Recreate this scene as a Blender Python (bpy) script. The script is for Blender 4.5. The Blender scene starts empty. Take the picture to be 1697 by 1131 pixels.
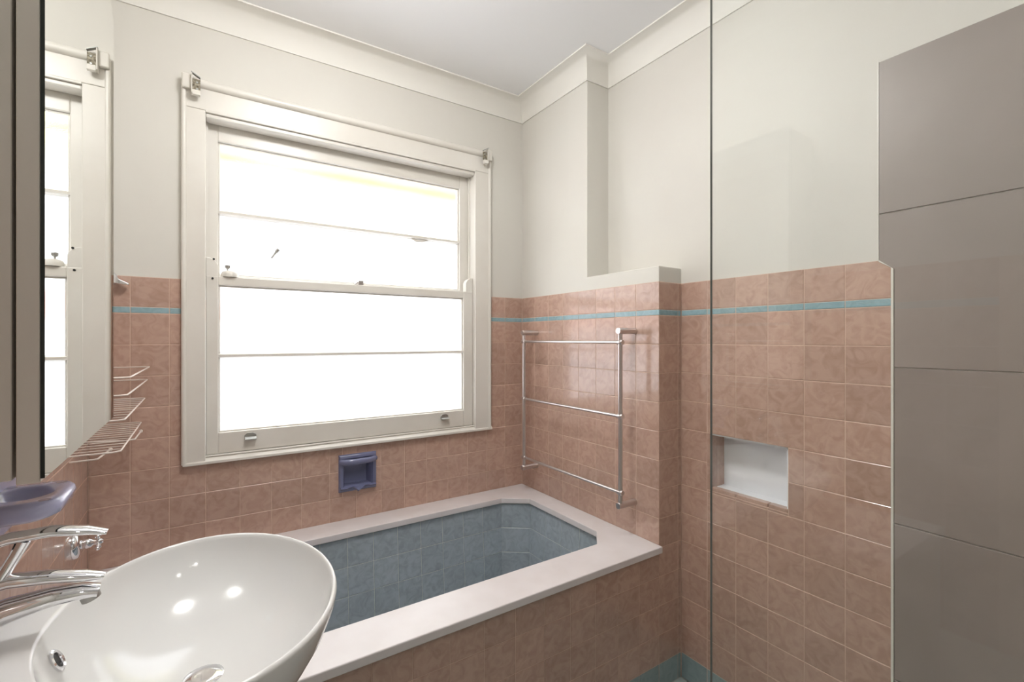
import bpy, bmesh, math, random
from mathutils import Vector, Matrix
random.seed(4)
PI = math.pi
sc = bpy.context.scene
col = sc.collection

# ------------------------------------------------------------------ camera
cam_d = bpy.data.cameras.new('camera')
cam = bpy.data.objects.new('camera', cam_d); col.objects.link(cam)
YAW = 0.9878685                              # angle between the view and the +X wall direction
cam.location = (0, 0, 1.3266)
cam.rotation_euler = (PI / 2, 0, YAW - PI / 2)
cam_d.sensor_width = 36
cam_d.lens = 36 * 781.5 / 1697
cam_d.shift_y = -3.2 / 1697
cam_d.clip_start = 0.02
sc.camera = cam

# ------------------------------------------------------------------ world, exposure
world = bpy.data.worlds.new('sky'); sc.world = world; world.use_nodes = True
bg = world.node_tree.nodes['Background']
bg.inputs[0].default_value = (0.90, 0.94, 1.0, 1)
bg.inputs[1].default_value = 3.0
vs = sc.view_settings
vs.view_transform = 'Standard'; vs.look = 'None'; vs.gamma = 1.0
vs.use_curve_mapping = False
vs.exposure = 0.70
LAMP_W = 1.5                                 # each small downlight
FILL_DOME = 27.0                                  # added opal fill dome, emission strength

# ------------------------------------------------------------------ key planes (metres)
YW, XR, XC, XL, YR = 2.0908, 1.5747, 1.4435, -0.3144, 1.1806
YB = -1.35                                   # wall behind the viewer
ZSK, P, G = 0.097, 0.11, 0.0018
ZT = 1.545                                   # top of the wall tiles
ZC = 2.585                                   # ceiling
ROWS = [ZSK + P * k for k in range(13)]      # joints 0.097 .. 1.417
PL = 0.004                                   # plaster lies this far behind the tile faces

# ------------------------------------------------------------------ helpers
def srgb(r, g, b):
    f = lambda c: ((c / 255 + 0.055) / 1.055) ** 2.4 if c > 10 else c / 255 / 12.92
    return (f(r), f(g), f(b), 1)

def new_mat(name, color, rough=0.5, metal=0.0, coat=0.0, spec=0.5):
    m = bpy.data.materials.new(name); m.use_nodes = True
    b = m.node_tree.nodes['Principled BSDF']
    b.inputs['Base Color'].default_value = color
    b.inputs['Roughness'].default_value = rough
    b.inputs['Metallic'].default_value = metal
    b.inputs['Coat Weight'].default_value = coat
    b.inputs['Coat Roughness'].default_value = 0.08
    b.inputs['Specular IOR Level'].default_value = spec
    return m

def add_noise_color(m, c1, c2, scale=6.0, detail=4.0, dist=0.0, lo=0.35, hi=0.65, rnd=0.0, bump=0.0, bscale=None, bdist=0.002):
    nt = m.node_tree; N = nt.nodes; L = nt.links
    b = N['Principled BSDF']
    tc = N.new('ShaderNodeTexCoord')
    oi = N.new('ShaderNodeObjectInfo')
    add = N.new('ShaderNodeVectorMath'); add.operation = 'ADD'
    mul = N.new('ShaderNodeVectorMath'); mul.operation = 'SCALE'
    mul.inputs[0].default_value = (17.3, 9.1, 23.7)
    L.new(oi.outputs['Random'], mul.inputs['Scale'])
    L.new(tc.outputs['Object'], add.inputs[0]); L.new(mul.outputs[0], add.inputs[1])
    n = N.new('ShaderNodeTexNoise')
    n.inputs['Scale'].default_value = scale; n.inputs['Detail'].default_value = detail
    n.inputs['Distortion'].default_value = dist
    L.new(add.outputs[0], n.inputs['Vector'])
    r = N.new('ShaderNodeValToRGB')
    r.color_ramp.elements[0].position = lo; r.color_ramp.elements[0].color = c1
    r.color_ramp.elements[1].position = hi; r.color_ramp.elements[1].color = c2
    L.new(n.outputs['Fac'], r.inputs[0])
    out = r.outputs[0]
    if rnd:
        hs = N.new('ShaderNodeHueSaturation')
        mr = N.new('ShaderNodeMapRange'); mr.inputs['To Min'].default_value = 1 - rnd; mr.inputs['To Max'].default_value = 1 + rnd
        L.new(oi.outputs['Random'], mr.inputs['Value']); L.new(mr.outputs[0], hs.inputs['Value'])
        L.new(out, hs.inputs['Color']); out = hs.outputs[0]
    L.new(out, b.inputs['Base Color'])
    if bump:
        n2 = N.new('ShaderNodeTexNoise'); n2.inputs['Scale'].default_value = bscale or scale * 3
        n2.inputs['Detail'].default_value = 3
        L.new(add.outputs[0], n2.inputs['Vector'])
        bp = N.new('ShaderNodeBump'); bp.inputs['Strength'].default_value = bump; bp.inputs['Distance'].default_value = bdist
        L.new(n2.outputs['Fac'], bp.inputs['Height']); L.new(bp.outputs[0], b.inputs['Normal'])
    return m

class MB:
    def __init__(s): s.bm = bmesh.new()
    def poly(s, pts):
        return s.bm.faces.new([s.bm.verts.new(p) for p in pts])
    def box(s, x0, x1, y0, y1, z0, z1):
        v = [s.bm.verts.new((x, y, z)) for x in (x0, x1) for y in (y0, y1) for z in (z0, z1)]
        for f in ((0, 1, 3, 2), (4, 6, 7, 5), (0, 4, 5, 1), (2, 3, 7, 6), (0, 2, 6, 4), (1, 5, 7, 3)):
            s.bm.faces.new([v[i] for i in f])
        return s
    def prism(s, pts, off):
        """closed polygon pts (3D, planar) extruded by vector off"""
        off = Vector(off)
        a = [s.bm.verts.new(p) for p in pts]; b = [s.bm.verts.new(Vector(p) + off) for p in pts]
        n = len(pts)
        s.bm.faces.new(a[::-1]); s.bm.faces.new(b)
        for i in range(n):
            s.bm.faces.new([a[i], a[(i + 1) % n], b[(i + 1) % n], b[i]])
        return s
    def rings(s, rings, cap0=True, cap1=True, loop=True):
        R = [[s.bm.verts.new(p) for p in r] for r in rings]
        n = len(R[0])
        for a, b in zip(R, R[1:]):
            for i in range(n if loop else n - 1):
                s.bm.faces.new([a[i], a[(i + 1) % n], b[(i + 1) % n], b[i]])
        if cap0: s.bm.faces.new(R[0][::-1])
        if cap1: s.bm.faces.new(R[-1])
        return s
    def tube(s, pts, r, n=12, cap=True):
        """round tube through pts; r a number or a list of (ra, rb) per point"""
        pts = [Vector(p) for p in pts]
        rings = []
        for i, p in enumerate(pts):
            if i == 0: t = pts[1] - p
            elif i == len(pts) - 1: t = p - pts[-2]
            else: t = (pts[i + 1] - p).normalized() + (p - pts[i - 1]).normalized()
            t.normalize()
            ref = Vector((0, 0, 1)) if abs(t.z) < 0.95 else Vector((0, 1, 0))
            a = t.cross(ref).normalized(); b = t.cross(a).normalized()
            ra, rb = (r, r) if not isinstance(r, (list, tuple)) else (r[i] if isinstance(r[i], tuple) else (r[i], r[i]))
            rings.append([p + a * ra * math.cos(2 * PI * k / n) + b * rb * math.sin(2 * PI * k / n) for k in range(n)])
        return s.rings(rings, cap, cap)
    def lathe(s, origin, axis, prof, n=28):
        """prof: list of (radius, height along axis)"""
        origin = Vector(origin); axis = Vector(axis).normalized()
        ref = Vector((0, 0, 1)) if abs(axis.z) < 0.9 else Vector((1, 0, 0))
        a = axis.cross(ref).normalized(); b = axis.cross(a).normalized()
        rings = [[origin + axis * h + (a * math.cos(2 * PI * k / n) + b * math.sin(2 * PI * k / n)) * max(r, 1e-4) for k in range(n)] for r, h in prof]
        return s.rings(rings)
    def sphere(s, c, r, n=14):
        return s.lathe(c, (0, 0, 1), [(r * math.sin(PI * k / 8), -r * math.cos(PI * k / 8)) for k in range(9)], n)
    def build(s, name, mat, parent=None, smooth=None, bevel=0, seg=2, sub=0):
        bmesh.ops.recalc_face_normals(s.bm, faces=s.bm.faces[:])
        me = bpy.data.meshes.new(name); s.bm.to_mesh(me); s.bm.free()
        me.materials.append(mat)
        if smooth is not None:
            for p in me.polygons: p.use_smooth = True
            me.set_sharp_from_angle(angle=math.radians(smooth))
        o = bpy.data.objects.new(name, me); col.objects.link(o)
        if parent: adopt(o, parent)
        if bevel:
            md = o.modifiers.new('bevel', 'BEVEL'); md.width = bevel; md.segments = seg; md.limit_method = 'ANGLE'
            md.angle_limit = math.radians(40)
        if sub:
            md = o.modifiers.new('sub', 'SUBSURF'); md.levels = sub; md.render_levels = sub
        return o

def adopt(o, parent):
    o.parent = parent
    M = Matrix.Identity(4); q = parent
    while q:
        M = Matrix.Translation(-Vector(q.location)) @ M if q.type == 'EMPTY' else M
        q = None
    o.matrix_parent_inverse = M if parent.type == 'EMPTY' else Matrix.Identity(4)

def thing(name, loc, label, cat, group=None):
    o = bpy.data.objects.new(name, None); col.objects.link(o)
    o.empty_display_size = 0.05
    o.location = loc
    return tag(o, label, cat, group)
def tag(o, label, cat=None, group=None, kind=None):
    o['label'] = label
    if cat: o['category'] = cat
    if group: o['group'] = group
    if kind: o['kind'] = kind
    return o
def struct(o, label=None):
    o['kind'] = 'structure'
    if label: o['label'] = label
    return o

# ------------------------------------------------------------------ materials
M = {}
M['paint'] = add_noise_color(new_mat('cream wall paint', (1, 1, 1, 1), 0.55, spec=0.3), srgb(216, 212, 204), srgb(220, 217, 209), 2.0, bump=0.05, bscale=60)
M['ceil'] = new_mat('white ceiling paint', srgb(244, 244, 245), 0.7, spec=0.2)
M['cornice'] = new_mat('cornice plaster paint', srgb(234, 231, 224), 0.6, spec=0.2)
M['gloss'] = add_noise_color(new_mat('gloss window paint', (1, 1, 1, 1), 0.3), srgb(223, 218, 209), srgb(229, 225, 217), 5, bump=0.08, bscale=35)
M['pink'] = add_noise_color(new_mat('pink mottled tile glaze', (1, 1, 1, 1), 0.28, coat=0.8), srgb(180, 147, 130), srgb(196, 164, 148), 22, 6, 1.6, 0.34, 0.62, rnd=0.07, bump=0.1, bscale=40, bdist=0.001)
M['blue'] = add_noise_color(new_mat('blue mottled tile glaze', (1, 1, 1, 1), 0.25, coat=0.3), srgb(152, 162, 168), srgb(168, 178, 186), 22, 6, 1.6, 0.34, 0.62, rnd=0.06, bump=0.1, bscale=40, bdist=0.001)
M['stripe'] = add_noise_color(new_mat('teal stripe glaze', (1, 1, 1, 1), 0.28, coat=0.3), srgb(136, 168, 176), srgb(154, 184, 192), 30, 4, 1.5, rnd=0.05)
M['skirt'] = add_noise_color(new_mat('dark teal skirting glaze', (1, 1, 1, 1), 0.3, coat=0.2), srgb(138, 156, 158), srgb(152, 168, 170), 20, 4, 1.5, rnd=0.05)
M['grout'] = new_mat('pale grout', srgb(214, 186, 168), 0.8)
M['grout_b'] = new_mat('tub grout', srgb(214, 220, 208), 0.8)
M['grey'] = add_noise_color(new_mat('taupe stone tile', (1, 1, 1, 1), 0.42), srgb(146, 135, 129), srgb(156, 145, 139), 3.0, 6, 0.6, 0.3, 0.7, bump=0.05, bscale=90)
M['slab'] = add_noise_color(new_mat('pale stone rim', (1, 1, 1, 1), 0.3, coat=0.2), srgb(222, 215, 214), srgb(228, 222, 222), 9, 3)
M['ceramic'] = new_mat('white glazed ceramic', srgb(222, 221, 219), 0.12, coat=0.0)
M['chrome'] = new_mat('chrome', (0.82, 0.82, 0.84, 1), 0.06, 1.0)
M['satin'] = new_mat('satin steel', (0.66, 0.62, 0.61, 1), 0.28, 1.0)
M['zinc'] = new_mat('dull zinc', (0.42, 0.42, 0.40, 1), 0.45, 1.0)
M['rust'] = add_noise_color(new_mat('grimy bracket metal', (1, 1, 1, 1), 0.6, 0.0), srgb(84, 74, 56), srgb(168, 160, 140), 130, 3)
M['wire'] = new_mat('white coated wire', srgb(226, 214, 204), 0.35)
M['lav'] = new_mat('lavender glazed ceramic', srgb(182, 184, 216), 0.15, coat=0.5)
M['slate'] = new_mat('slate blue glazed ceramic', srgb(114, 118, 150), 0.15, coat=0.5)
M['black'] = new_mat('dark hole', (0.01, 0.01, 0.01, 1), 0.6)
M['mirror'] = new_mat('mirror silver', (0.93, 0.95, 0.93, 1), 0.004, 1.0)
M['medge'] = new_mat('dark mirror edge', srgb(18, 26, 20), 0.2)
M['board'] = new_mat('warm grey cabinet laminate', srgb(208, 202, 193), 0.4)
M['floor'] = add_noise_color(new_mat('floor tile', (1, 1, 1, 1), 0.4), srgb(150, 160, 158), srgb(170, 178, 174), 12, 4, 1.0, rnd=0.05)
M['niche'] = new_mat('white niche render', srgb(244, 245, 248), 0.5)
M['eave'] = add_noise_color(new_mat('yellow green eave paint', (1, 1, 1, 1), 0.7), srgb(190, 183, 112), srgb(204, 197, 128), 2)
M['render'] = new_mat('white outdoor render', srgb(238, 238, 240), 0.8)
M['coping'] = add_noise_color(new_mat('terracotta coping', (1, 1, 1, 1), 0.8), srgb(222, 168, 152), srgb(232, 184, 168), 6, rnd=0.08)

def glass_mat():
    m = bpy.data.materials.new('shower glass'); m.use_nodes = True
    nt = m.node_tree; N = nt.nodes; L = nt.links; N.clear()
    o = N.new('ShaderNodeOutputMaterial'); mx = N.new('ShaderNodeMixShader')
    t = N.new('ShaderNodeBsdfTransparent'); t.inputs[0].default_value = (0.975, 0.985, 0.98, 1)
    g = N.new('ShaderNodeBsdfGlossy'); g.inputs['Roughness'].default_value = 0.0; g.inputs[0].default_value = (1, 1, 1, 1)
    lw = N.new('ShaderNodeLayerWeight'); pw = N.new('ShaderNodeMath'); pw.operation = 'POWER'; pw.inputs[1].default_value = 5
    ma = N.new('ShaderNodeMath'); ma.operation = 'MULTIPLY_ADD'; ma.inputs[1].default_value = .96; ma.inputs[2].default_value = .035
    L.new(lw.outputs['Facing'], pw.inputs[0]); L.new(pw.outputs[0], ma.inputs[0]); L.new(ma.outputs[0], mx.inputs[0])
    L.new(t.outputs[0], mx.inputs[1]); L.new(g.outputs[0], mx.inputs[2])
    L.new(mx.outputs[0], o.inputs[0]); return m
def frosted_mat():
    m = bpy.data.materials.new('frosted obscure glass'); m.use_nodes = True
    nt = m.node_tree; N = nt.nodes; L = nt.links; N.clear()
    o = N.new('ShaderNodeOutputMaterial')
    tr = N.new('ShaderNodeBsdfTranslucent'); tr.inputs[0].default_value = (0.96, 0.96, 0.97, 1)
    rf = N.new('ShaderNodeBsdfRefraction'); rf.inputs['Roughness'].default_value = 0.3; rf.inputs['IOR'].default_value = 1.12
    gl = N.new('ShaderNodeBsdfGlossy'); gl.inputs['Roughness'].default_value = 0.25
    m1 = N.new('ShaderNodeMixShader'); m1.inputs[0].default_value = 0.84
    m2 = N.new('ShaderNodeMixShader'); m2.inputs[0].default_value = 0.05
    tc = N.new('ShaderNodeTexCoord'); n = N.new('ShaderNodeTexNoise'); n.inputs['Scale'].default_value = 260; n.inputs['Detail'].default_value = 1
    bp = N.new('ShaderNodeBump'); bp.inputs['Strength'].default_value = 0.25; bp.inputs['Distance'].default_value = 0.002
    L.new(tc.outputs['Object'], n.inputs['Vector']); L.new(n.outputs['Fac'], bp.inputs['Height'])
    L.new(bp.outputs[0], rf.inputs['Normal']); L.new(bp.outputs[0], gl.inputs['Normal'])
    L.new(tr.outputs[0], m1.inputs[1]); L.new(rf.outputs[0], m1.inputs[2])
    L.new(m1.outputs[0], m2.inputs[1]); L.new(gl.outputs[0], m2.inputs[2])
    L.new(m2.outputs[0], o.inputs[0]); return m
def clear_mat():
    m = bpy.data.materials.new('clear pane back'); m.use_nodes = True
    nt = m.node_tree; N = nt.nodes; N.clear()
    o = N.new('ShaderNodeOutputMaterial'); t = N.new('ShaderNodeBsdfTransparent')
    nt.links.new(t.outputs[0], o.inputs[0]); return m
def emit_mat(name, c, s):
    m = bpy.data.materials.new(name); m.use_nodes = True
    N = m.node_tree.nodes; N.clear()
    o = N.new('ShaderNodeOutputMaterial'); e = N.new('ShaderNodeEmission')
    e.inputs[0].default_value = c; e.inputs[1].default_value = s
    m.node_tree.links.new(e.outputs[0], o.inputs[0]); return m
M['glass'] = glass_mat(); M['frost'] = frosted_mat(); M['clear'] = clear_mat()
M['gedge'] = new_mat('polished glass edge', srgb(120, 126, 124), 0.2)

# ------------------------------------------------------------------ tiles
tile_cache = {}
def tile_mesh(w, h, t, mat):
    k = (round(w, 3), round(h, 3), round(t, 4), mat.name)
    if k in tile_cache: return tile_cache[k]
    b = 0.0014
    x, y = w / 2, h / 2
    rect = lambda dx, z: [(-x + dx, -y + dx, z), (x - dx, -y + dx, z), (x - dx, y - dx, z), (-x + dx, y - dx, z)]
    V = rect(0, -t) + rect(0, -b * 0.7) + rect(b, 0)
    F = []
    for r in (0, 4):
        for i in range(4):
            j = (i + 1) % 4
            F.append((r + i, r + j, r + 4 + j, r + 4 + i))
    F += [(8, 9, 10, 11), (3, 2, 1, 0)]
    me = bpy.data.meshes.new('tile'); me.from_pydata(V, [], F); me.materials.append(mat); me.update()
    tile_cache[k] = me
    return me
def subtract(cell, holes):
    out = [cell]
    for h in holes:
        nxt = []
        for (a, b, c, d) in out:
            if h[0] >= b or h[1] <= a or h[2] >= d or h[3] <= c: nxt.append((a, b, c, d)); continue
            if h[0] > a: nxt.append((a, h[0], c, d))
            if h[1] < b: nxt.append((h[1], b, c, d))
            a2, b2 = max(a, h[0]), min(b, h[1])
            if h[2] > c: nxt.append((a2, b2, c, h[2]))
            if h[3] < d: nxt.append((a2, b2, h[3], d))
        out = nxt
    return out
def tile_grid(parent, O, U, V, us, vs, mat, holes=(), name='tile', t=0.006, gap=G, jit=1.0):
    """tiles in the plane O + u*U + v*V, facing U x V"""
    O, U, V = Vector(O), Vector(U).normalized(), Vector(V).normalized()
    Nn = U.cross(V).normalized()
    for a, b in zip(us, us[1:]):
        for c, d in zip(vs, vs[1:]):
            for (p, q, r, s) in subtract((a, b, c, d), holes):
                w, h = q - p - gap, s - r - gap
                if w < 0.006 or h < 0.006: continue
                o = bpy.data.objects.new(name, tile_mesh(w, h, t, mat)); col.objects.link(o)
                ctr = O + U * (p + q) / 2 + V * (r + s) / 2 - Nn * random.uniform(0, 0.0004) * jit
                R = Matrix((U, V, Nn)).transposed().to_4x4()
                J = Matrix.Rotation(random.gauss(0, 0.0025) * jit, 4, 'X') @ Matrix.Rotation(random.gauss(0, 0.0025) * jit, 4, 'Y')
                adopt(o, parent)
                o.matrix_basis = Matrix.Translation(ctr) @ R @ J
def frange(a, b, step):
    out = []; x = a
    while x < b - 0.012: out.append(x); x += step
    return out + [b]
STRIPE = (1.417, 1.439)

# ------------------------------------------------------------------ the room shell
# floor and its tiles
fl = struct(MB().box(XL - .2, XR + .25, YB - .2, YW + .2, -0.12, -0.006).build('floor', M['grout_b']), 'pale grey-green tiled bathroom floor')
tile_grid(fl, (0, 0, 0), (1, 0, 0), (0, 1, 0), frange(XL, XR, .15), frange(-.5, 1.19, .15), M['floor'], name='floor_tile')
ce = struct(MB().box(XL - .25, XR + .25, YB - .2, YW + .25, ZC, ZC + .12).build('ceiling', M['ceil']), 'plain white ceiling')

# window wall (opening for the frame)
WX0, WX1, WZ0, WZ1 = 0.005, 1.157, 0.885, 2.18
w = MB(); y0, y1 = YW + PL, YW + 0.24
w.box(XL - .2, WX0, y0, y1, 0, ZC); w.box(WX1, XR + .2, y0, y1, 0, ZC)
HX0, HX1, HZ0, HZ1 = .507, .635, .684, .812      # recess of the soap holder
w.box(WX0, HX0, y0, y1, 0, WZ0); w.box(HX1, WX1, y0, y1, 0, WZ0); w.box(HX0, HX1, y0, y1, 0, HZ0); w.box(HX0, HX1, y0, y1, HZ1, WZ0)
w.box(HX0, HX1, y0 + .06, y1, HZ0, HZ1)
w.box(WX0, WX1, y0, y1, WZ1, ZC)
wall_window = struct(w.build('wall_window', M['paint']), 'cream painted window wall, pink tiled below')
b = MB(); gy0, gy1 = YW + .0012, YW + PL + .002
b.box(XL, -.05, gy0, gy1, .5, ZT); b.box(1.24, XC + .02, gy0, gy1, .5, ZT); b.box(-.05, HX0, gy0, gy1, .5, .875); b.box(HX1, 1.24, gy0, gy1, .5, .875); b.box(HX0, HX1, gy0, gy1, .5, HZ0); b.box(HX0, HX1, gy0, gy1, HZ1, .875)
b.build('tile_bed', M['grout'], wall_window)
CAS = (-0.060, 1.250, 0.868, 3)
rows_up = [.5] + [r for r in ROWS if r > .5]
cols = [XL + P * k for k in range(16)] + [XC]
tile_grid(wall_window, (0, YW, 0), (1, 0, 0), (0, 0, 1), cols, rows_up, M['pink'], [CAS, (HX0, HX1, HZ0, HZ1)])
tile_grid(wall_window, (0, YW, 0), (1, 0, 0), (0, 0, 1), cols, [STRIPE[1], ZT], M['pink'], [CAS])
tile_grid(wall_window, (0, YW, 0), (1, 0, 0), (0, 0, 1), cols, list(STRIPE), M['stripe'], [CAS], name='stripe_tile')

# right wall with niche
NY0, NY1, NZ0, NZ1 = 0.777, 1.0675, 0.766, 0.977
w = MB(); x0, x1 = XR + PL, XR + 0.22
w.box(x0, x1, YB - .2, NY0, 0, ZC); w.box(x0, x1, NY1, YW + .2, 0, ZC)
w.box(x0, x1, NY0, NY1, 0, NZ0); w.box(x0, x1, NY0, NY1, NZ1, ZC)
w.box(XR + .11, x1, NY0, NY1, NZ0, NZ1)
wall_right = struct(w.build('wall_right', M['paint']), 'cream painted shower wall, pink tiles and large taupe tiles')
b = MB(); b.box(XR + .0012, x0 + .002, NY1, YR, 0, ZT); b.box(XR + .0012, x0 + .002, .505, NY0, 0, ZT)
b.box(XR + .0012, x0 + .002, NY0, NY1, 0, NZ0); b.box(XR + .0012, x0 + .002, NY0, NY1, NZ1, ZT)
b.build('tile_bed', M['grout'], wall_right)
# in this plane u runs along -Y, so that the tiles face -X
ycol = [-(YR - .11283 * k) for k in range(6)] + [-.505]
hole = (-NY1, -NY0, NZ0, NZ1)
tile_grid(wall_right, (XR, 0, 0), (0, -1, 0), (0, 0, 1), ycol, ROWS, M['pink'], [hole])
tile_grid(wall_right, (XR, 0, 0), (0, -1, 0), (0, 0, 1), ycol[:-1], [STRIPE[1], ZT], M['pink'])
tile_grid(wall_right, (XR, 0, 0), (0, -1, 0), (0, 0, 1), ycol, list(STRIPE), M['stripe'], name='stripe_tile')
tile_grid(wall_right, (XR, 0, 0), (0, -1, 0), (0, 0, 1), ycol, [0, ZSK], M['skirt'], name='skirting_tile')
# last tile of the top row, its corner cut off
c = [(XR, .6165 - G / 2, STRIPE[1] + G / 2), (XR, .506, STRIPE[1] + G / 2), (XR, .506, 1.521), (XR, .535, ZT - .001), (XR, .6165 - G / 2, ZT - .001)]
MB().prism(c, (.006, 0, 0)).build('tile', M['pink'], wall_right, bevel=.001, seg=1)
# niche lining
n = MB(); n.box(XR + .095, XR + .112, NY0, NY1, NZ0, NZ1)
n.build('niche_back', M['niche'], wall_right)
n = MB(); n.box(XR + .006, XR + .11, NY0 - .002, NY0 + .006, NZ0, NZ1); n.box(XR + .006, XR + .11, NY0, NY1, NZ1 - .006, NZ1 + .002)
n.build('niche_side', M['niche'], wall_right)
MB().box(XR + .001, XR + .05, NY1 - .011, NY1 + .001, NZ0, NZ1).build('niche_tile', M['pink'], wall_right, bevel=.0015)
MB().box(XR + .05, XR + .11, NY1 - .009, NY1 + .001, NZ0, NZ1).build('niche_tile', M['pink'], wall_right, bevel=.0015)
for a, bb in ((NY0 + .001, .8410), (.8426, .9539), (.9555, NY1 - .012)):
    MB().box(XR + .001, XR + .028, a, bb, NZ0 - .002, NZ0 + .012).build('niche_tile', M['pink'], wall_right, bevel=.0025)
MB().box(XR + .028, XR + .1, NY0, NY1, NZ0 - .002, NZ0 + .006).build('niche_floor', M['niche'], wall_right)
# large taupe tiles; the second course is notched around the corner of the pink tiles
GP, GT = .4245, 2.098
def big(poly):
    MB().prism([(XR - .001, y, z) for y, z in poly], (.012, 0, 0)).build('large_tile', M['grey'], wall_right, bevel=.0012, seg=1)
g = .0013
for k in range(5):
    za, zb = max(GT - GP * (k + 1), 0) + g, GT - GP * k - g
    for e, (ya, yb) in enumerate(((.533, -.05), (-.053, -.65), (-.653, -1.25))):
        if e == 0 and k == 1:
            big([(ya, zb), (yb, zb), (yb, za), (.499, za), (.499, 1.518), (.533, 1.540)])
        else:
            big([(ya if (e or k < 1) else .499, zb), (yb, zb), (yb, za), (ya if (e or k < 1) else .499, za)])
MB().box(XR + .006, XR + PL + .004, -1.25, .52, 0, GT).build('tile_bed', new_mat('dark joint', srgb(96, 84, 76), .8), wall_right)
t = MB().prism([(XR - .0015, .506, 0), (XR - .0015, .500, 0), (XR - .0015, .500, 1.519), (XR - .0015, .506, 1.5235)], (.010, 0, 0))
t.prism([(XR - .0015, .506, 1.5235), (XR - .0015, .500, 1.519), (XR - .0015, .5335, 1.5415), (XR - .0015, .5335, 1.5465)], (.010, 0, 0))
struct(t.build('trim_1', M['gloss']), 'white trim along the cut end of the pink tiles')
struct(MB().box(XR - .0012, XR + .006, .5335, .5362, 1.5465, GT).build('trim_2', M['gloss']), 'thin white bead up the left edge of the taupe tiles')

# boxed-out chase beside the tub: full height by the window, a low ledge beyond
YST = 1.582
w = MB()
w.box(XC + PL, XR + .05, YST, YW + .1, 1.6, ZC)
w.box(XC + PL, XR + .05, YR + PL, YW + .1, 0, 1.605)
wall_chase = struct(w.build('wall_chase', M['paint'], bevel=.003), 'boxed-out end wall of the tub with a painted ledge on top')
b = MB(); b.box(XC + .0012, XC + PL + .002, YR + .001, YW + .005, .5, ZT); b.box(XC + .0012, XR + .005, YR + .0012, YR + PL + .002, 0, ZT)
b.build('tile_bed', M['grout'], wall_chase)
ycc = [-YW + (YW - YR) / 8 * k for k in range(9)]
O = (XC, 0, 0)
tile_grid(wall_chase, O, (0, -1, 0), (0, 0, 1), ycc, rows_up, M['pink'])
tile_grid(wall_chase, O, (0, -1, 0), (0, 0, 1), ycc, [STRIPE[1], ZT], M['pink'])
tile_grid(wall_chase, O, (0, -1, 0), (0, 0, 1), ycc, list(STRIPE), M['stripe'], name='stripe_tile')
xrt = [XC + .001, XC + .112, XR - .001]
O = (0, YR, 0)
tile_grid(wall_chase, O, (1, 0, 0), (0, 0, 1), xrt, ROWS, M['pink'])
tile_grid(wall_chase, O, (1, 0, 0), (0, 0, 1), xrt, [STRIPE[1], ZT], M['pink'])
tile_grid(wall_chase, O, (1, 0, 0), (0, 0, 1), xrt, list(STRIPE), M['stripe'], name='stripe_tile')
tile_grid(wall_chase, O, (1, 0, 0), (0, 0, 1), xrt, [0, ZSK], M['skirt'], name='skirting_tile')

# left wall
wall_left = struct(MB().box(XL - .2, XL - PL, YB - .2, YW + .2, 0, ZC).build('wall_left', M['paint']), 'left wall behind the mirror cabinet, pink tiled below')
MB().box(XL - PL - .002, XL - .0012, .2, YW, .5, ZT).build('tile_bed', M['grout'], wall_left)
ycl = [YW - P * k for k in range(17)][::-1]
O = (XL, 0, 0)
tile_grid(wall_left, O, (0, 1, 0), (0, 0, 1), ycl, rows_up, M['pink'])
tile_grid(wall_left, O, (0, 1, 0), (0, 0, 1), ycl, [STRIPE[1], ZT], M['pink'])
tile_grid(wall_left, O, (0, 1, 0), (0, 0, 1), ycl, list(STRIPE), M['stripe'], name='stripe_tile')
# wall behind the viewer with a door
wb = struct(MB().box(XL - .2, XR + .2, YB - .2, YB, 0, ZC).build('wall_back', M['paint']), 'cream wall behind the viewer')
d1 = struct(MB().box(.1, .9, YB - .001, YB + .03, .005, 2.04).build('door_1', M['gloss'], bevel=.003), 'white panel door')
MB().tube([(.17, YB + .03, 1), (.17, YB + .075, 1), (.28, YB + .075, 1)], .009).build('door_handle', M['satin'], d1, smooth=40)

# cornice: a cove swept round walls and chase
def cornice(name, path, closed=False):
    D, H = 0.082, 0.092
    prof = [(0, -H - .006), (.006, -H - .006), (.006, -H)]
    for k in range(9):
        a = PI / 2 * k / 8
        prof.append((.006 + (D - .012) * (1 - math.cos(a)), -H + (H - .006) * math.sin(a)))
    prof += [(D, -.006), (D, 0.001)]
    rings = []
    n = len(path)
    for i, p in enumerate(path):
        p = Vector(p)
        d0 = (p - Vector(path[i - 1])).normalized() if i else None
        d1 = (Vector(path[i + 1]) - p).normalized() if i < n - 1 else None
        nrm = lambda d: Vector((d.y, -d.x))           # right-hand normal
        if d0 is None: off = nrm(d1)
        elif d1 is None: off = nrm(d0)
        else:
            a, b_ = nrm(d0), nrm(d1); off = (a + b_) / (1 + a.dot(b_))
        rings.append([(p.x + off.x * u, p.y + off.y * u, ZC + v) for u, v in prof])
    return MB().rings(rings, loop=False, cap0=False, cap1=False).build(name, M['cornice'], smooth=35)
struct(cornice('trim_3', [(XL - PL, YB), (XL - PL, YW + PL), (XC + PL, YW + PL), (XC + PL, YST), (XR + PL, YST), (XR + PL, YB)]), 'white plaster cove cornice')

# ------------------------------------------------------------------ window
win = bpy.data.objects.new('window_1', None); col.objects.link(win); win.location = (.58, YW, .88)
struct(win, 'white double-hung sash window with four frosted panes')
YC = 2.075
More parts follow.
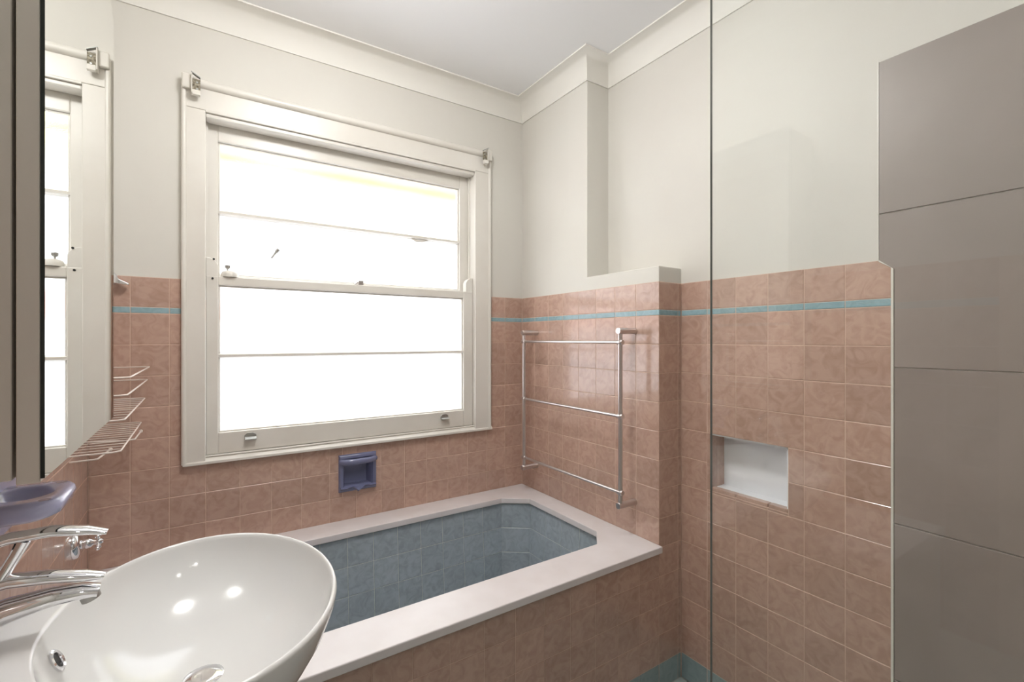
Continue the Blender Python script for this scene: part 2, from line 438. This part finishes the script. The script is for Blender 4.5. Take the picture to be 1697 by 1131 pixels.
# architrave: flat boards with a rounded outer bead
def bead(a, b_, r, name='architrave_bead'):
    MB().tube([a, b_], r, 12).build(name, M['gloss'], win, smooth=50)
MB().box(-.058, .014, YC, YW + .01, .868, 2.1715).build('architrave', M['gloss'], win, bevel=.003)
MB().box(1.148, 1.240, YC, YW + .01, .868, 2.1715).build('architrave', M['gloss'], win, bevel=.003)
MB().box(-.058, 1.240, YC, YW + .01, 2.172, 2.276).build('architrave', M['gloss'], win, bevel=.003)
bead((-.052, YC + .003, .87), (-.052, YC + .003, 2.262), .0085)
bead((1.232, YC + .003, .87), (1.232, YC + .003, 2.262), .0095)
bead((-.054, YC + .002, 2.264), (1.234, YC + .002, 2.264), .0165)
MB().box(.014, 1.148, YC - .001, YC + .02, 2.166, 2.174).build('head_lip', M['gloss'], win, bevel=.002)
# lining of the opening
MB().box(.004, .0145, YC + .012, YW + .2, .886, 2.18).build('jamb', M['gloss'], win)
MB().box(1.1475, 1.158, YC + .012, YW + .2, .886, 2.18).build('jamb', M['gloss'], win)
MB().box(.004, 1.158, YC + .022, YW + .2, 2.163, 2.181).build('head_jamb', M['gloss'], win)
MB().box(.0146, .022, 2.128, 2.143, 1.56, 2.163).build('parting_bead', M['gloss'], win)
MB().box(1.140, 1.1474, 2.128, 2.143, 1.56, 2.163).build('parting_bead', M['gloss'], win)
MB().box(.0146, 1.1474, YC + .008, 2.143, 2.150, 2.1662).build('head_stop', M['gloss'], win, bevel=.004)
# sill with lumpy paint
MB().prism([(-.056, YC - .004, .864), (-.056, YC - .004, .874), (-.056, YC + .02, .890), (-.056, YW + .16, .893), (-.056, YW + .16, .864)], (1.302, 0, 0)).build('sill', M['gloss'], win, bevel=.002)
MB().tube([(.01, YC + .014, .890), (.3, YC + .012, .8885), (.7, YC + .013, .8895), (1.15, YC + .014, .889)], .004, 8).build('paint_ridge', M['gloss'], win, smooth=60)
def sash(name, yf, z0, z1, gz0, gz1, mz, xs=(.0150, 1.1470), gx=(.055, 1.095)):
    def part(nm, *a):
        return MB().box(*a).build(nm, M['gloss'], win, bevel=.0035)
    d = .036
    part('stile', xs[0], gx[0], yf, yf + d, z0, z1); part('stile', gx[1], xs[1], yf, yf + d, z0, z1)
    part('rail', gx[0] - .001, gx[1] + .001, yf, yf + d, z0, gz0); part('rail', gx[0] - .001, gx[1] + .001, yf, yf + d, gz1, z1)
    # glazing bar with a narrow face
    y = yf + .002
    MB().prism([(gx[0] - .002, y, mz - .005), (gx[0] - .002, y, mz + .005), (gx[0] - .002, y + .02, mz + .011), (gx[0] - .002, y + .03, mz + .011), (gx[0] - .002, y + .03, mz - .011), (gx[0] - .002, y + .02, mz - .011)], (gx[1] - gx[0] + .004, 0, 0)).build('glazing_bar', M['gloss'], win)
    # panes
    yg = yf + .018
    for a, b_ in ((gz0, mz), (mz, gz1)):
        pz = MB().box(gx[0] - .004, gx[1] + .004, yg, yg + .004, a - .004 if a == gz0 else a, b_ + .004 if b_ == gz1 else b_)
        o = pz.build('pane', M['frost'], win)
        o.data.materials.append(M['clear'])
        for p in o.data.polygons:
            p.material_index = 0 if p.normal.y < -0.9 else 1
        # putty / inner chamfer round the pane
        f = MB(); x0, x1 = gx; w_ = .006
        for (p, q, r, s_) in ((x0, x1, a, a + w_), (x0, x1, b_ - w_, b_), (x0, x0 + w_, a + w_, b_ - w_), (x1 - w_, x1, a + w_, b_ - w_)):
            f.box(p, q, yg - .008, yg, r, s_)
        f.build('glazing_bead', M['gloss'], win, bevel=.002)
sash('upper', 2.145, 1.53, 2.158, 1.575, 2.090, 1.819)
sash('lower', 2.100, .892, 1.565, .972, 1.531, 1.263)
# horns on the lower sash stiles
def horn(x0, x1, flip):
    pts = [(x0, 1.56)]
    for k in range(9):
        a = PI / 2 * k / 8
        u = (1 - math.cos(a)) if False else math.sin(a)
        pts.append((x0 + (x1 - x0) * (1 - math.cos(a)) * 1.0, 1.600 + .034 * math.sin(a)))
    pts.append((x1, 1.56))
    if flip: pts = [(x0 + x1 - x, z) for x, z in pts]
    MB().prism([(x, 2.101, z) for x, z in pts], (0, .034, 0)).build('sash_horn', M['gloss'], win, bevel=.002)
horn(.0150, .0545, True); horn(1.1085, 1.147, False)
for (x, z, y) in ((.036, 1.555, 2.0985), (.040, 1.628, 2.099)):
    MB().lathe((x, y, z), (0, -1, 0), [(.0038, -.002), (.0038, .0012)], 10).build('screw_hole', M['black'], win)
# hardware
k = MB(); k.lathe((.093, 2.118, 1.565), (0, 0, 1), [(.030, 0), (.030, .012), (.026, .02), (.015, .024)], 24)
k.build('catch_base', M['gloss'], win, smooth=50)
k = MB(); k.lathe((.085, 2.110, 1.588), (0, 0, 1), [(.003, 0), (.003, .007), (.009, .011), (.010, .020), (.006, .023)], 6)
k.build('thumb_nut', M['zinc'], win)
k = MB(); k.box(.580, .602, 2.106, 2.132, 1.565, 1.585); k.build('sash_fastener', M['satin'], win, bevel=.002)
k = MB(); k.tube([(.566, 2.116, 1.568), (.575, 2.116, 1.578), (.582, 2.116, 1.578)], .005, 8); k.build('fastener_lever', M['satin'], win, smooth=50)
for x in (.161, .989):
    k = MB(); k.prism([(x - .02, 2.0995, .942), (x + .02, 2.0995, .942), (x + .02, 2.0995, .954), (x + .008, 2.0995, .962), (x - .01, 2.0995, .962), (x - .02, 2.0995, .953)], (0, -.004, 0))
    k.prism([(x - .02, 2.0955, .942), (x + .02, 2.0955, .942), (x + .02, 2.079, .936), (x - .02, 2.079, .936)], (0, .001, .005))
    k.build('sash_lift', M['zinc'], win, bevel=.001, seg=1)
MB().tube([(.242, 2.163, 1.660), (.254, 2.148, 1.678), (.260, 2.141, 1.687), (.266, 2.134, 1.695)], [.004, .0045, .008, .007], 10).build('stop_bolt', M['zinc'], win, smooth=50)
MB().tube([(.845, 2.160, 1.810), (.87, 2.158, 1.803), (.90, 2.158, 1.804), (.93, 2.160, 1.810)], [(.002, .003), (.003, .007), (.003, .006), (.002, .002)], 8).build('putty_patch', M['gloss'], win, smooth=60)

# old blind brackets on the architrave corners
def bracket(x, flip, label):
    t = thing('blind_bracket', (x, YC - .001, 2.24), label, 'bracket', 'old blind brackets')
    s = -1 if flip else 1
    bx = lambda u0, u1, *r: MB().box(min(x + s * u0, x + s * u1), max(x + s * u0, x + s * u1), *r)
    bx(-.046, -.016, YC - .020, YC - .0005, 2.232, 2.284).build('mount_block', M['gloss'], t, bevel=.004)
    bx(-.018, -.0145, YC - .034, YC - .0005, 2.212, 2.284).build('side_plate', M['gloss'], t, bevel=.001, seg=1)
    bx(-.0145, .010, YC - .0225, YC - .0185, 2.222, 2.268).build('back_plate', M['rust'], t, bevel=.001, seg=1)
    bx(-.0145, .010, YC - .036, YC - .0185, 2.206, 2.224).build('front_lip', M['gloss'], t, bevel=.002)
    m = MB(); m.prism([(x - s * .018, YC - .034, 2.286), (x + s * .010, YC - .034, 2.270), (x + s * .010, YC - .0185, 2.270), (x - s * .018, YC - .0185, 2.286)], (0, 0, .003)); m.build('top_plate', M['zinc'], t)
    for zz in (2.232, 2.256):
        MB().lathe((x, YC - .0225, zz), (0, -1, 0), [(.004, 0), (.003, .002)], 10).build('screw', M['zinc'], t, smooth=40)
bracket(-.012, False, 'grimy metal blind bracket on the left top corner of the window frame')
bracket(1.190, True, 'grimy metal blind bracket on the right top corner of the window frame')

# ------------------------------------------------------------------ outside the window
gnd = tag(MB().box(-8, 10, YW + .3, 12, -.3, -.2).build('outside_ground', M['render']), 'pale paved ground outside the window', 'ground')
gw = thing('neighbour_wall', (1.5, 4.3, -.2), 'white neighbouring house wall with a terracotta band outside the frosted window', 'wall')
MB().box(-6, 9, 4.2, 4.4, -.2, 1.46).build('lower_wall', M['render'], gw)
MB().box(-6, 9, 4.2, 4.4, 1.62, 2.55).build('upper_wall', M['render'], gw)
for i in range(30):
    MB().box(-6 + .5 * i + .003, -5.5 + .5 * i - .003, 4.18, 4.4, 1.46, 1.62).build('band_brick', M['coping'], gw)
ev = thing('roof_eave', (1.5, 4.1, 2.45), 'yellow-green eave of the neighbouring house outside the frosted window', 'eave')
MB().box(-6, 9, 3.95, 4.0, 2.46, 2.8).build('fascia', M['eave'], ev)
MB().box(-6, 9, 3.95, 4.6, 2.55, 2.58).build('soffit', M['eave'], ev)

# ------------------------------------------------------------------ bathtub
tub = thing('bathtub', (.56, 1.6, 0), 'built-in bathtub lined with blue tiles under a pale stone rim', 'bathtub')
RZ0, RZ1 = .524, .549
FY = 1.163
inner = [(-.13, 1.317), (1.255, 1.317), (1.335, 1.405), (1.335, 1.868), (1.225, 1.950), (-.13, 1.950), (-.21, 1.868), (-.21, 1.405)]
outer = [(XL + .001, FY), (XC - .0005, FY), (XC - .0005, YW - .0005), (XL + .001, YW - .0005)]
m = MB(); bm = m.bm
def ringv(pts, z): return [bm.verts.new((x, y, z)) for x, y in pts]
it, ib = ringv(inner, RZ1), ringv(inner, RZ0); ot, ob = ringv(outer, RZ1), ringv(outer, RZ0)
om = [0, 1, 1, 2, 2, 3, 3, 0]
for (iv, ov) in ((it, ot), (ib, ob)):
    for k in range(8):
        j = (k + 1) % 8
        q = [iv[k], iv[j], ov[om[j]]] + ([ov[om[k]]] if om[k] != om[j] else [])
        bm.faces.new(q)
for k in range(8): bm.faces.new([it[k], it[(k + 1) % 8], ib[(k + 1) % 8], ib[k]])
for k in range(4): bm.faces.new([ot[k], ot[(k + 1) % 4], ob[(k + 1) % 4], ob[k]])
m.build('rim', M['slab'], tub, bevel=.003)
# front apron
MB().box(XL + .002, XC + .003, YR + .0016, YR + .05, 0, RZ0).build('apron', M['grout'], tub)
xf = [XC + .001 - .1087 * k for k in range(17)][::-1]; xf[0] = XL + .002
tile_grid(tub, (0, YR, 0), (1, 0, 0), (0, 0, 1), xf, ROWS[:4] + [.5225], M['pink'])
tile_grid(tub, (0, YR, 0), (1, 0, 0), (0, 0, 1), xf, [0, ZSK], M['skirt'], name='skirting_tile')
# basin of the tub: eight slightly sloping tiled faces
zt, zb, ins, ov = .520, .168, .022, .011
cx = sum(p[0] for p in inner) / 8; cy_ = sum(p[1] for p in inner) / 8
def offs(pts, d):
    out = []; n = len(pts)
    for i in range(n):
        p0, p1, p2 = Vector(pts[i - 1]), Vector(pts[i]), Vector(pts[(i + 1) % n])
        a = (p1 - p0).normalized(); b_ = (p2 - p1).normalized()
        na, nb = Vector((a.y, -a.x)), Vector((b_.y, -b_.x))
        o = (na + nb) / (1 + na.dot(nb)); out.append(p1 + o * d)
    return out
top = offs(inner, ov); bot = offs(inner, ov - ins)
MB().rings([[(p.x, p.y, zt + .004) for p in offs(inner, ov + .002)], [(p.x, p.y, zb - .002) for p in offs(inner, ov - ins + .002)]], cap0=False, cap1=True).build('tub_lining', M['grout_b'], tub)
rows_b = [0, .122, .238, .3525]
for k in range(8):
    a, b_ = top[k], top[(k + 1) % 8]; c, d = bot[k], bot[(k + 1) % 8]
    A = Vector((a.x, a.y, zt)); B = Vector((b_.x, b_.y, zt)); Cc = Vector((c.x, c.y, zb)); Dd = Vector((d.x, d.y, zb))
    U = (A - B).normalized()                      # facing inwards with V up
    mid_t, mid_b = (A + B) / 2, (Cc + Dd) / 2
    V = (mid_t - mid_b).normalized()
    Hh = (mid_t - mid_b).length
    Wt = (A - B).length
    rws = [0, Hh - .232, Hh - .116, Hh]
    nc = max(1, round(Wt / .1085))
    us = [-Wt / 2 + Wt * i / nc for i in range(nc + 1)]
    tile_grid(tub, mid_b, U, V, us, rws, M['blue'], name='lining_tile', t=.003, jit=.6)
fx = frange(-.16, 1.30, .1085); fy = frange(1.35, 1.92, .1085)
tile_grid(tub, (0, 0, zb), (1, 0, 0), (0, 1, 0), fx, fy, M['blue'], name='lining_tile', t=.002)
MB().lathe((1.12, 1.63, zb), (0, 0, 1), [(.04, 0), (.04, .003), (.033, .005), (.02, .004)], 28).build('plug_hole', M['chrome'], tub, smooth=40)

# ------------------------------------------------------------------ heated towel rail
tr = thing('towel_rail', (XC, 1.63, .68), 'satin steel three-bar towel rail on the pink tiled end wall', 'towel rail')
XP = 1.362
for y in (1.955, 1.300):
    MB().tube([(XP, y, .672), (XP, y, 1.366)], .0085, 16).build('post', M['satin'], tr, smooth=40)
    for z in (.678, 1.358):
        MB().lathe((XP - .013, y, z), (1, 0, 0), [(.0115, 0), (.0125, .001), (.0125, XC - XP + .013)], 24).build('standoff', M['satin'], tr, smooth=40)
for z in (1.314, 1.026, .729):
    MB().tube([(XP, 1.955, z), (XP, 1.300, z)], .0062, 14).build('rail_bar', M['satin'], tr, smooth=40)
    for y, s in ((1.955, 1), (1.300, -1)):
        MB().lathe((XP, y - s * .013, z), (0, s, 0), [(.0095, 0), (.0105, .002), (.0105, .024), (.009, .026)], 18).build('collar', M['satin'], tr, smooth=40)

# ------------------------------------------------------------------ slate-blue soap holder set into the window wall
sx0, sx1, sz0, sz1 = .490, .652, .668, .829
sh = thing('soap_holder', (.57, YW, .668), 'slate blue ceramic recessed soap holder below the window', 'soap holder')
fw = .017
m = MB()
yF, yB_ = YW - .012, YW + .002
def frame_ring(x0, x1, z0, z1, y): return [(x0, y, z0), (x1, y, z0), (x1, y, z1), (x0, y, z1)]
r = [frame_ring(sx0, sx1, sz0, sz1, yB_), frame_ring(sx0 + .002, sx1 - .002, sz0 + .002, sz1 - .002, yF + .004), frame_ring(sx0 + .006, sx1 - .006, sz0 + .006, sz1 - .006, yF),
     frame_ring(sx0 + fw, sx1 - fw, sz0 + fw, sz1 - fw, yF), frame_ring(sx0 + fw + .006, sx1 - fw - .006, sz0 + fw + .006, sz1 - fw - .006, yF + .010), frame_ring(sx0 + fw + .008, sx1 - fw - .008, sz0 + fw + .008, sz1 - fw - .008, YW + .004), frame_ring(sx0 + fw + .014, sx1 - fw - .014, sz0 + fw + .008, sz1 - fw - .014, YW + .045)]
m.rings(r, cap0=False, cap1=True)
m.build('body', M['slate'], sh, smooth=50)
# grab bar bulging out below the top edge
xs = [sx0 + .004 + (sx1 - sx0 - .008) * k / 14 for k in range(15)]
zbar = sz1 - .030
pts = []; rad = []
for k, x in enumerate(xs):
    u = abs(k / 7 - 1)
    pts.append((x, YW - .014 - .024 * (1 - u ** 3), zbar + .002)); rad.append((.009, .0125) if 0 < k < 14 else (.007, .010))
MB().tube(pts, rad, 14).build('grab_bar', M['slate'], sh, smooth=60)
# lower lip with a point in the middle
for (y0_, dz) in ((YW - .012, 0),):
    pr = []
    for k in range(25):
        x = sx0 + .006 + (sx1 - sx0 - .012) * k / 24
        u = (x - (sx0 + sx1) / 2) / .02
        zz = sz0 + .014 - (.016 * (1 - abs(u)) if abs(u) < 1 else -.004 * max(0, 1 - (abs(u) - 1.5) ** 2))
        pr.append((x, zz))
    lo = [(x, YW - .013, z - .002) for x, z in pr]
    hi = [(x, YW - .013, sz0 + .024 + (z - sz0 - .014) * .5) for x, z in pr]
    fr = [(x, YW - .026, z + .006) for x, z in pr]
    m = MB(); V1 = [m.bm.verts.new(p) for p in lo]; V2 = [m.bm.verts.new(p) for p in fr]; V3 = [m.bm.verts.new(p) for p in hi]
    for A_, B_ in ((V1, V2), (V2, V3)):
        for i in range(24): m.bm.faces.new([A_[i], A_[i + 1], B_[i + 1], B_[i]])
    m.bm.faces.new([V1[0], V2[0], V3[0]]); m.bm.faces.new([V1[-1], V3[-1], V2[-1]])
    m.build('lower_lip', M['slate'], sh, smooth=60)

# ------------------------------------------------------------------ frameless shower screen
gs = thing('shower_screen', (.72, 0, .01), 'tall frameless clear glass shower screen', 'shower screen')
gy = .482
m = MB().box(.72, .726, -.75, gy, .012, 2.12); o = m.build('glass_panel', M['glass'], gs)
o.data.materials.append(M['gedge'])
for p in o.data.polygons: p.material_index = 0 if abs(p.normal.x) > .9 else 1
m = MB(); m.box(.713, .733, -.75, gy - .002, 0, .014); m.build('floor_channel', M['satin'], gs)

# ------------------------------------------------------------------ mirror cabinet
XM = -.157
cab = thing('mirror_cabinet', (XL, 1.05, 1.155), 'mirror-fronted bathroom cabinet hanging on the left wall', 'cabinet')
CY0, CY1, CZ0, CZ1 = .785, 1.318, 1.157, 2.02
MB().box(XL + .0005, XM - .0295, CY0 + .004, CY1 - .004, CZ0 + .002, CZ1).build('body', M['board'], cab, bevel=.001, seg=1)
dr = MB().box(XM - .0252, XM - .004, CY0, CY1, CZ0 - .003, CZ1).build('door', M['board'], cab, bevel=.001, seg=1)
mi = MB().box(XM - .004, XM, CY0 - .001, CY1 + .001, CZ0 + .002, CZ1 + .004).build('mirror', M['mirror'], dr)
mi.data.materials.append(M['medge'])
for p in mi.data.polygons: p.material_index = 0 if p.normal.x > .9 else 1
MB().box(XM - .0294, XM - .0253, CY0 + .05, CY1 - .05, CZ0 + .05, CZ1 - .05).build('gap_shade', M['black'], cab)  # black slab standing in for the shade in the door gap

# ------------------------------------------------------------------ wire rack on the left wall
rk = thing('wire_rack', (XL, 1.6, 1.05), 'white coated wire shower rack with four shelves between mirror cabinet and window', 'rack')
lev = [(-.1485, 1.231, 1.504, 0), (-.154, 1.187, 1.504, 0), (-.1607, 1.124, 1.518, 9), (-.1706, 1.042, 1.538, 12)]
YF = 2.05
for X, z, yn, nw in lev:
    s = MB().tube([(XL + .004, yn, z), (X - .012, yn, z), (X, yn + .012, z), (X, YF - .012, z), (X - .012, YF, z), (XL + .004, YF, z)], .0022, 8).build('shelf_frame', M['wire'], rk, smooth=60)
    for k in range(nw):
        y = yn + (YF - yn) * (k + 1) / (nw + 1)
        MB().tube([(XL + .004, y, z), (X, y, z)], .0014, 6).build('shelf_wire', M['wire'], s, smooth=60)
for y in (1.62, 1.92):
    MB().tube([(XL + .004, y, 1.00), (XL + .004, y, 1.44)], .0026, 8).build('upright', M['wire'], rk, smooth=60)
for pth in ([(XL + .004, 1.92, 1.012), (-.20, 1.92, 1.004), (-.178, 1.94, 1.004), (-.1715, 2.04, 1.012)],
            [(XL + .004, 1.797, .978), (-.250, 1.797, .979), (-.246, 1.82, .981), (-.234, 1.90, .985)]):
    h = MB().tube(pth, .0026, 8).build('hook', M['wire'], rk, smooth=60)
    MB().sphere(pth[-1], .006, 10).build('hook_tip', M['wire'], h, smooth=60)

# chrome robe hook on the window wall beside the cabinet
hk = thing('robe_hook', (-.25, YW, 1.53), 'small chrome hook at the tile edge beside the mirror cabinet', 'hook')
MB().lathe((-.262, YW - .001, 1.532), (0, -1, 0), [(.026, 0), (.026, .004), (.021, .011), (.01, .014)], 28).build('rose', M['chrome'], hk, smooth=50)
MB().prism([(-.270, YW - .012, 1.518), (-.205, YW - .012, 1.510), (-.205, YW - .012, 1.516), (-.232, YW - .012, 1.530), (-.246, YW - .012, 1.552), (-.262, YW - .012, 1.556)], (0, -.022, 0)).build('hook_blade', M['chrome'], hk, bevel=.002)

# ------------------------------------------------------------------ lavender toothbrush holder on the left wall
td = thing('toothbrush_holder', (XL, 1.17, 1.02), 'lavender ceramic toothbrush holder on the wall under the mirror cabinet', 'holder')
def rrect(x0, x1, y0, y1, r, z, n=6):
    out = []
    for (cx_, cy__, a0) in ((x1 - r, y1 - r, 0), (x0 + .004, y1 - .004, PI / 2), (x0 + .004, y0 + .004, PI), (x1 - r, y0 + r, 3 * PI / 2)):
        rr = r if cx_ > (x0 + x1) / 2 else .004
        for k in range(n + 1):
            a = a0 + PI / 2 * k / n
            out.append((cx_ + rr * math.cos(a), cy__ + rr * math.sin(a), z))
    return out
X0, X1, Y0, Y1, ZT_ = XL + .0005, -.200, 1.088, 1.256, 1.052
def el(ax, ay, z, n=28, cx_=-.260, cy__=1.172):
    return [(cx_ + ax * math.cos(2 * PI * (k + .5) / n), cy__ + ay * math.sin(2 * PI * (k + .5) / n), z) for k in range(n)]
rr0 = [rrect(X0, X1 - .016, Y0 + .016, Y1 - .016, .034, ZT_ - .034), rrect(X0, X1 - .004, Y0 + .004, Y1 - .004, .038, ZT_ - .026), rrect(X0, X1, Y0, Y1, .04, ZT_ - .012), rrect(X0, X1 - .002, Y0 + .002, Y1 - .002, .04, ZT_ - .004), rrect(X0, X1 - .007, Y0 + .007, Y1 - .007, .036, ZT_)]
m = MB(); m.rings(rr0 + [el(.040, .046, ZT_), el(.037, .043, ZT_ - .005), el(.032, .037, ZT_ - .015), el(.01, .012, ZT_ - .017)])
m.build('tray', M['lav'], td, smooth=60)
for (x, y) in ((-.223, 1.112), (-.223, 1.232), (-.292, 1.232), (-.292, 1.112)):
    MB().lathe((x, y, ZT_ - .001), (0, 0, 1), [(.0085, 0), (.0085, .0012)], 16).build('brush_hole', M['slate'], td)
MB().box(X0, X0 + .014, 1.11, 1.30, ZT_ - .085, ZT_ + .03).build('wall_plate', M['lav'], td, bevel=.006, seg=3)

# ------------------------------------------------------------------ cross-handled stop tap on the left wall
sv = thing('stop_tap', (XL, 1.875, .716), 'small chrome cross-handled stop tap on the left wall above the tub', 'tap')
MB().lathe((XL, 1.875, .716), (1, 0, 0), [(.040, 0), (.040, .004), (.036, .012), (.022, .018), (.012, .02)], 32).build('flange', M['chrome'], sv, smooth=50)
MB().lathe((XL + .018, 1.875, .716), (1, 0, 0), [(.013, 0), (.015, .010), (.013, .022), (.008, .026), (.0065, .032), (.0065, .050)], 24).build('spindle', M['chrome'], sv, smooth=50)
h = MB()
for a in (PI / 5, PI / 5 + PI / 2):
    d = Vector((0, math.cos(a), math.sin(a))); c = Vector((XL + .056, 1.875, .716))
    h.tube([c - d * .024, c - d * .012, c, c + d * .012, c + d * .024], [.0035, .0035, .005, .0035, .0035], 10)
    h.sphere(c - d * .024, .0062, 10); h.sphere(c + d * .024, .0062, 10)
h.lathe((XL + .046, 1.875, .716), (1, 0, 0), [(.008, 0), (.009, .008), (.008, .018), (.004, .021)], 16)
h.build('cross_handle', M['chrome'], sv, smooth=50)

# ------------------------------------------------------------------ vanity, basin and mixer tap
va = thing('vanity_unit', (-.11, .8, 0), 'white vanity unit standing under the oval basin', 'vanity')
MB().box(XL + .001, .075, .45, 1.12, 0, .765).build('body', M['board'], va, bevel=.002)
MB().box(XL + .001, .085, .44, 1.13, .765, .795).build('worktop', M['slab'], va, bevel=.003)
for y in (.455, .79):
    d = MB().box(.0755, .093, y, y + .325, .08, .76).build('door', M['board'], va, bevel=.002)
    MB().tube([(.093, y + .16, .70), (.107, y + .16, .70)], [.008, .011], 12).build('knob', M['satin'], d, smooth=40)
bs = thing('basin', (0, .86, .795), 'white oval ceramic vessel basin with tap ledge at the wall side', 'basin')
BX, BY, BA, BB = .003, .860, .1885, .254
NB = 96
def ss(x): x = min(1, max(0, x)); return x * x * (3 - 2 * x)
def bring(s, z, thick=0.0, L=0.0):
    out = []
    for k in range(NB):
        th = 2 * PI * k / NB
        x = (BA * s + thick) * math.cos(th); y = (BB * s + thick) * math.sin(th)
        d = abs(abs(th - PI))
        bmp = 1 - ss((d - .42) / .42)
        out.append((BX + x - L * bmp, BY + y, z))
    return out
LD = .112
R = [bring(.40, .7955), bring(.47, .797), bring(.60, .808), bring(.72, .826, 0, .004), bring(.82, .850, 0, .02), bring(.905, .880, 0, .055), bring(.955, .905, 0, .09), bring(.982, .923, .001, LD - .003), bring(.993, .931, 0, LD),
     bring(.992, .9345, -.001, LD), bring(.985, .936, -.002, LD - .004), bring(.975, .936, -.002, .002), bring(.967, .934, -.002)]
R += [bring(s_, z_, -.002 * s_) for s_, z_ in ((.958, .929), (.945, .918), (.915, .902), (.86, .881), (.78, .860), (.68, .842), (.56, .828), (.43, .8185), (.28, .8135), (.12, .811))]
MB().rings(R).build('bowl', M['ceramic'], bs, smooth=75)
MB().lathe((BX, BY, .811), (0, 0, 1), [(.027, 0), (.027, .001), (.022, .003), (.012, .002)], 28).build('waste', M['chrome'], bs, smooth=40)
oc = Vector((-.1625, .868, .893)); on = Vector((.90, 0, .44)).normalized()
MB().lathe(oc, on, [(.0155, -.004), (.0155, .002), (.0135, .0035), (.0105, .0025), (.0095, -.003)], 28).build('overflow_ring', M['chrome'], bs, smooth=40)
MB().lathe(oc, on, [(.0098, -.004), (.0098, .0006)], 24).build('overflow_hole', M['black'], bs)

mx = thing('mixer_tap', (-.245, .86, .936), 'chrome lever mixer tap on the basin ledge', 'tap')
TY = .860
MB().lathe((-.252, TY, .936), (0, 0, 1), [(.027, 0), (.027, .006), (.023, .010), (.022, .04), (.023, .058), (.019, .066)], 32).build('body', M['chrome'], mx, smooth=45)
MB().tube([(-.262, TY, .958), (-.235, TY, .970), (-.205, TY, .979), (-.165, TY, .984), (-.135, TY, .983), (-.118, TY, .979)], [(.020, .018), (.020, .017), (.019, .015), (.0175, .012), (.016, .010), (.013, .008)], 22).build('spout', M['chrome'], mx, smooth=60)
MB().lathe((-.129, TY, .979), (.35, 0, -1), [(.011, 0), (.011, .010), (.009, .0105), (.008, .007)], 20).build('aerator', M['zinc'], mx, smooth=40)
def blade(pts, w, t):
    MB().tube(pts, [(w * k, t * k2) for k, k2 in ((.8, 1), (1, 1), (1, 1), (1, .95), (.95, .8), (.6, .45))], 20).build('lever', M['chrome'], mx, smooth=60)
blade([(-.275, TY, 1.050), (-.245, TY, 1.062), (-.205, TY, 1.0705), (-.165, TY, 1.0715), (-.130, TY, 1.065), (-.109, TY, 1.058)], .0135, .0072)
blade([(-.262, TY, 1.004), (-.235, TY, 1.012), (-.205, TY, 1.016), (-.165, TY, 1.011), (-.132, TY, 1.0035), (-.112, TY, .998)], .0140, .0085)
MB().tube([(-.216, TY, 1.016), (-.209, TY, 1.030), (-.199, TY, 1.050), (-.192, TY, 1.066)], [(.011, .008), (.009, .007), (.009, .007), (.011, .008)], 16).build('lever_stem', M['chrome'], mx, smooth=60)
MB().tube([(-.250, TY, 1.000), (-.238, TY, 1.030), (-.226, TY, 1.060)], [(.012, .010), (.010, .008), (.011, .009)], 16).build('lever_stem', M['chrome'], mx, smooth=60)

# ------------------------------------------------------------------ downlights and an added fill dome
opal = emit_mat('opal fill glow', (1, .99, .97, 1), FILL_DOME)  # glowing dome added out of view to brighten the room softly
ol = thing('fill_light', (.40, 1.10, ZC), 'added round opal fill light over the middle of the room', 'fill light')
MB().lathe((.40, 1.10, ZC), (0, 0, -1), [(.09, 0), (.09, .018), (.085, .02)], 40).build('base', M['ceil'], ol, smooth=40)
MB().lathe((.40, 1.10, ZC - .019), (0, 0, -1), [(.10, 0), (.14, .015), (.16, .045), (.155, .08), (.12, .11), (.06, .128), (.005, .132)], 32).build('glow_dome', opal, ol, smooth=60)
lens = emit_mat('lamp lens', (1, .96, .90, 1), 12)
for i, (x, y, lab) in enumerate(((1.0, -.2, 'round recessed ceiling downlight over the shower'), (.35, -.75, 'round recessed ceiling downlight near the door'))):
    d = thing('downlight', (x, y, ZC), lab, 'downlight', 'ceiling downlights')
    MB().lathe((x, y, ZC + .001), (0, 0, -1), [(.055, 0), (.055, .004), (.05, .007), (.042, .005), (.041, .001)], 32).build('bezel', M['ceil'], d, smooth=40)
    MB().lathe((x, y, ZC + .001), (0, 0, -1), [(.040, 0), (.040, .003)], 28).build('lens', lens, d)
    ld = bpy.data.lights.new('downlight_lamp', 'AREA'); ld.shape = 'DISK'; ld.size = .09; ld.energy = LAMP_W; ld.color = (1, .98, .95)
    lo = bpy.data.objects.new('downlight_lamp', ld); col.objects.link(lo)
    lo.location = (x, y, ZC - .012); adopt(lo, d)
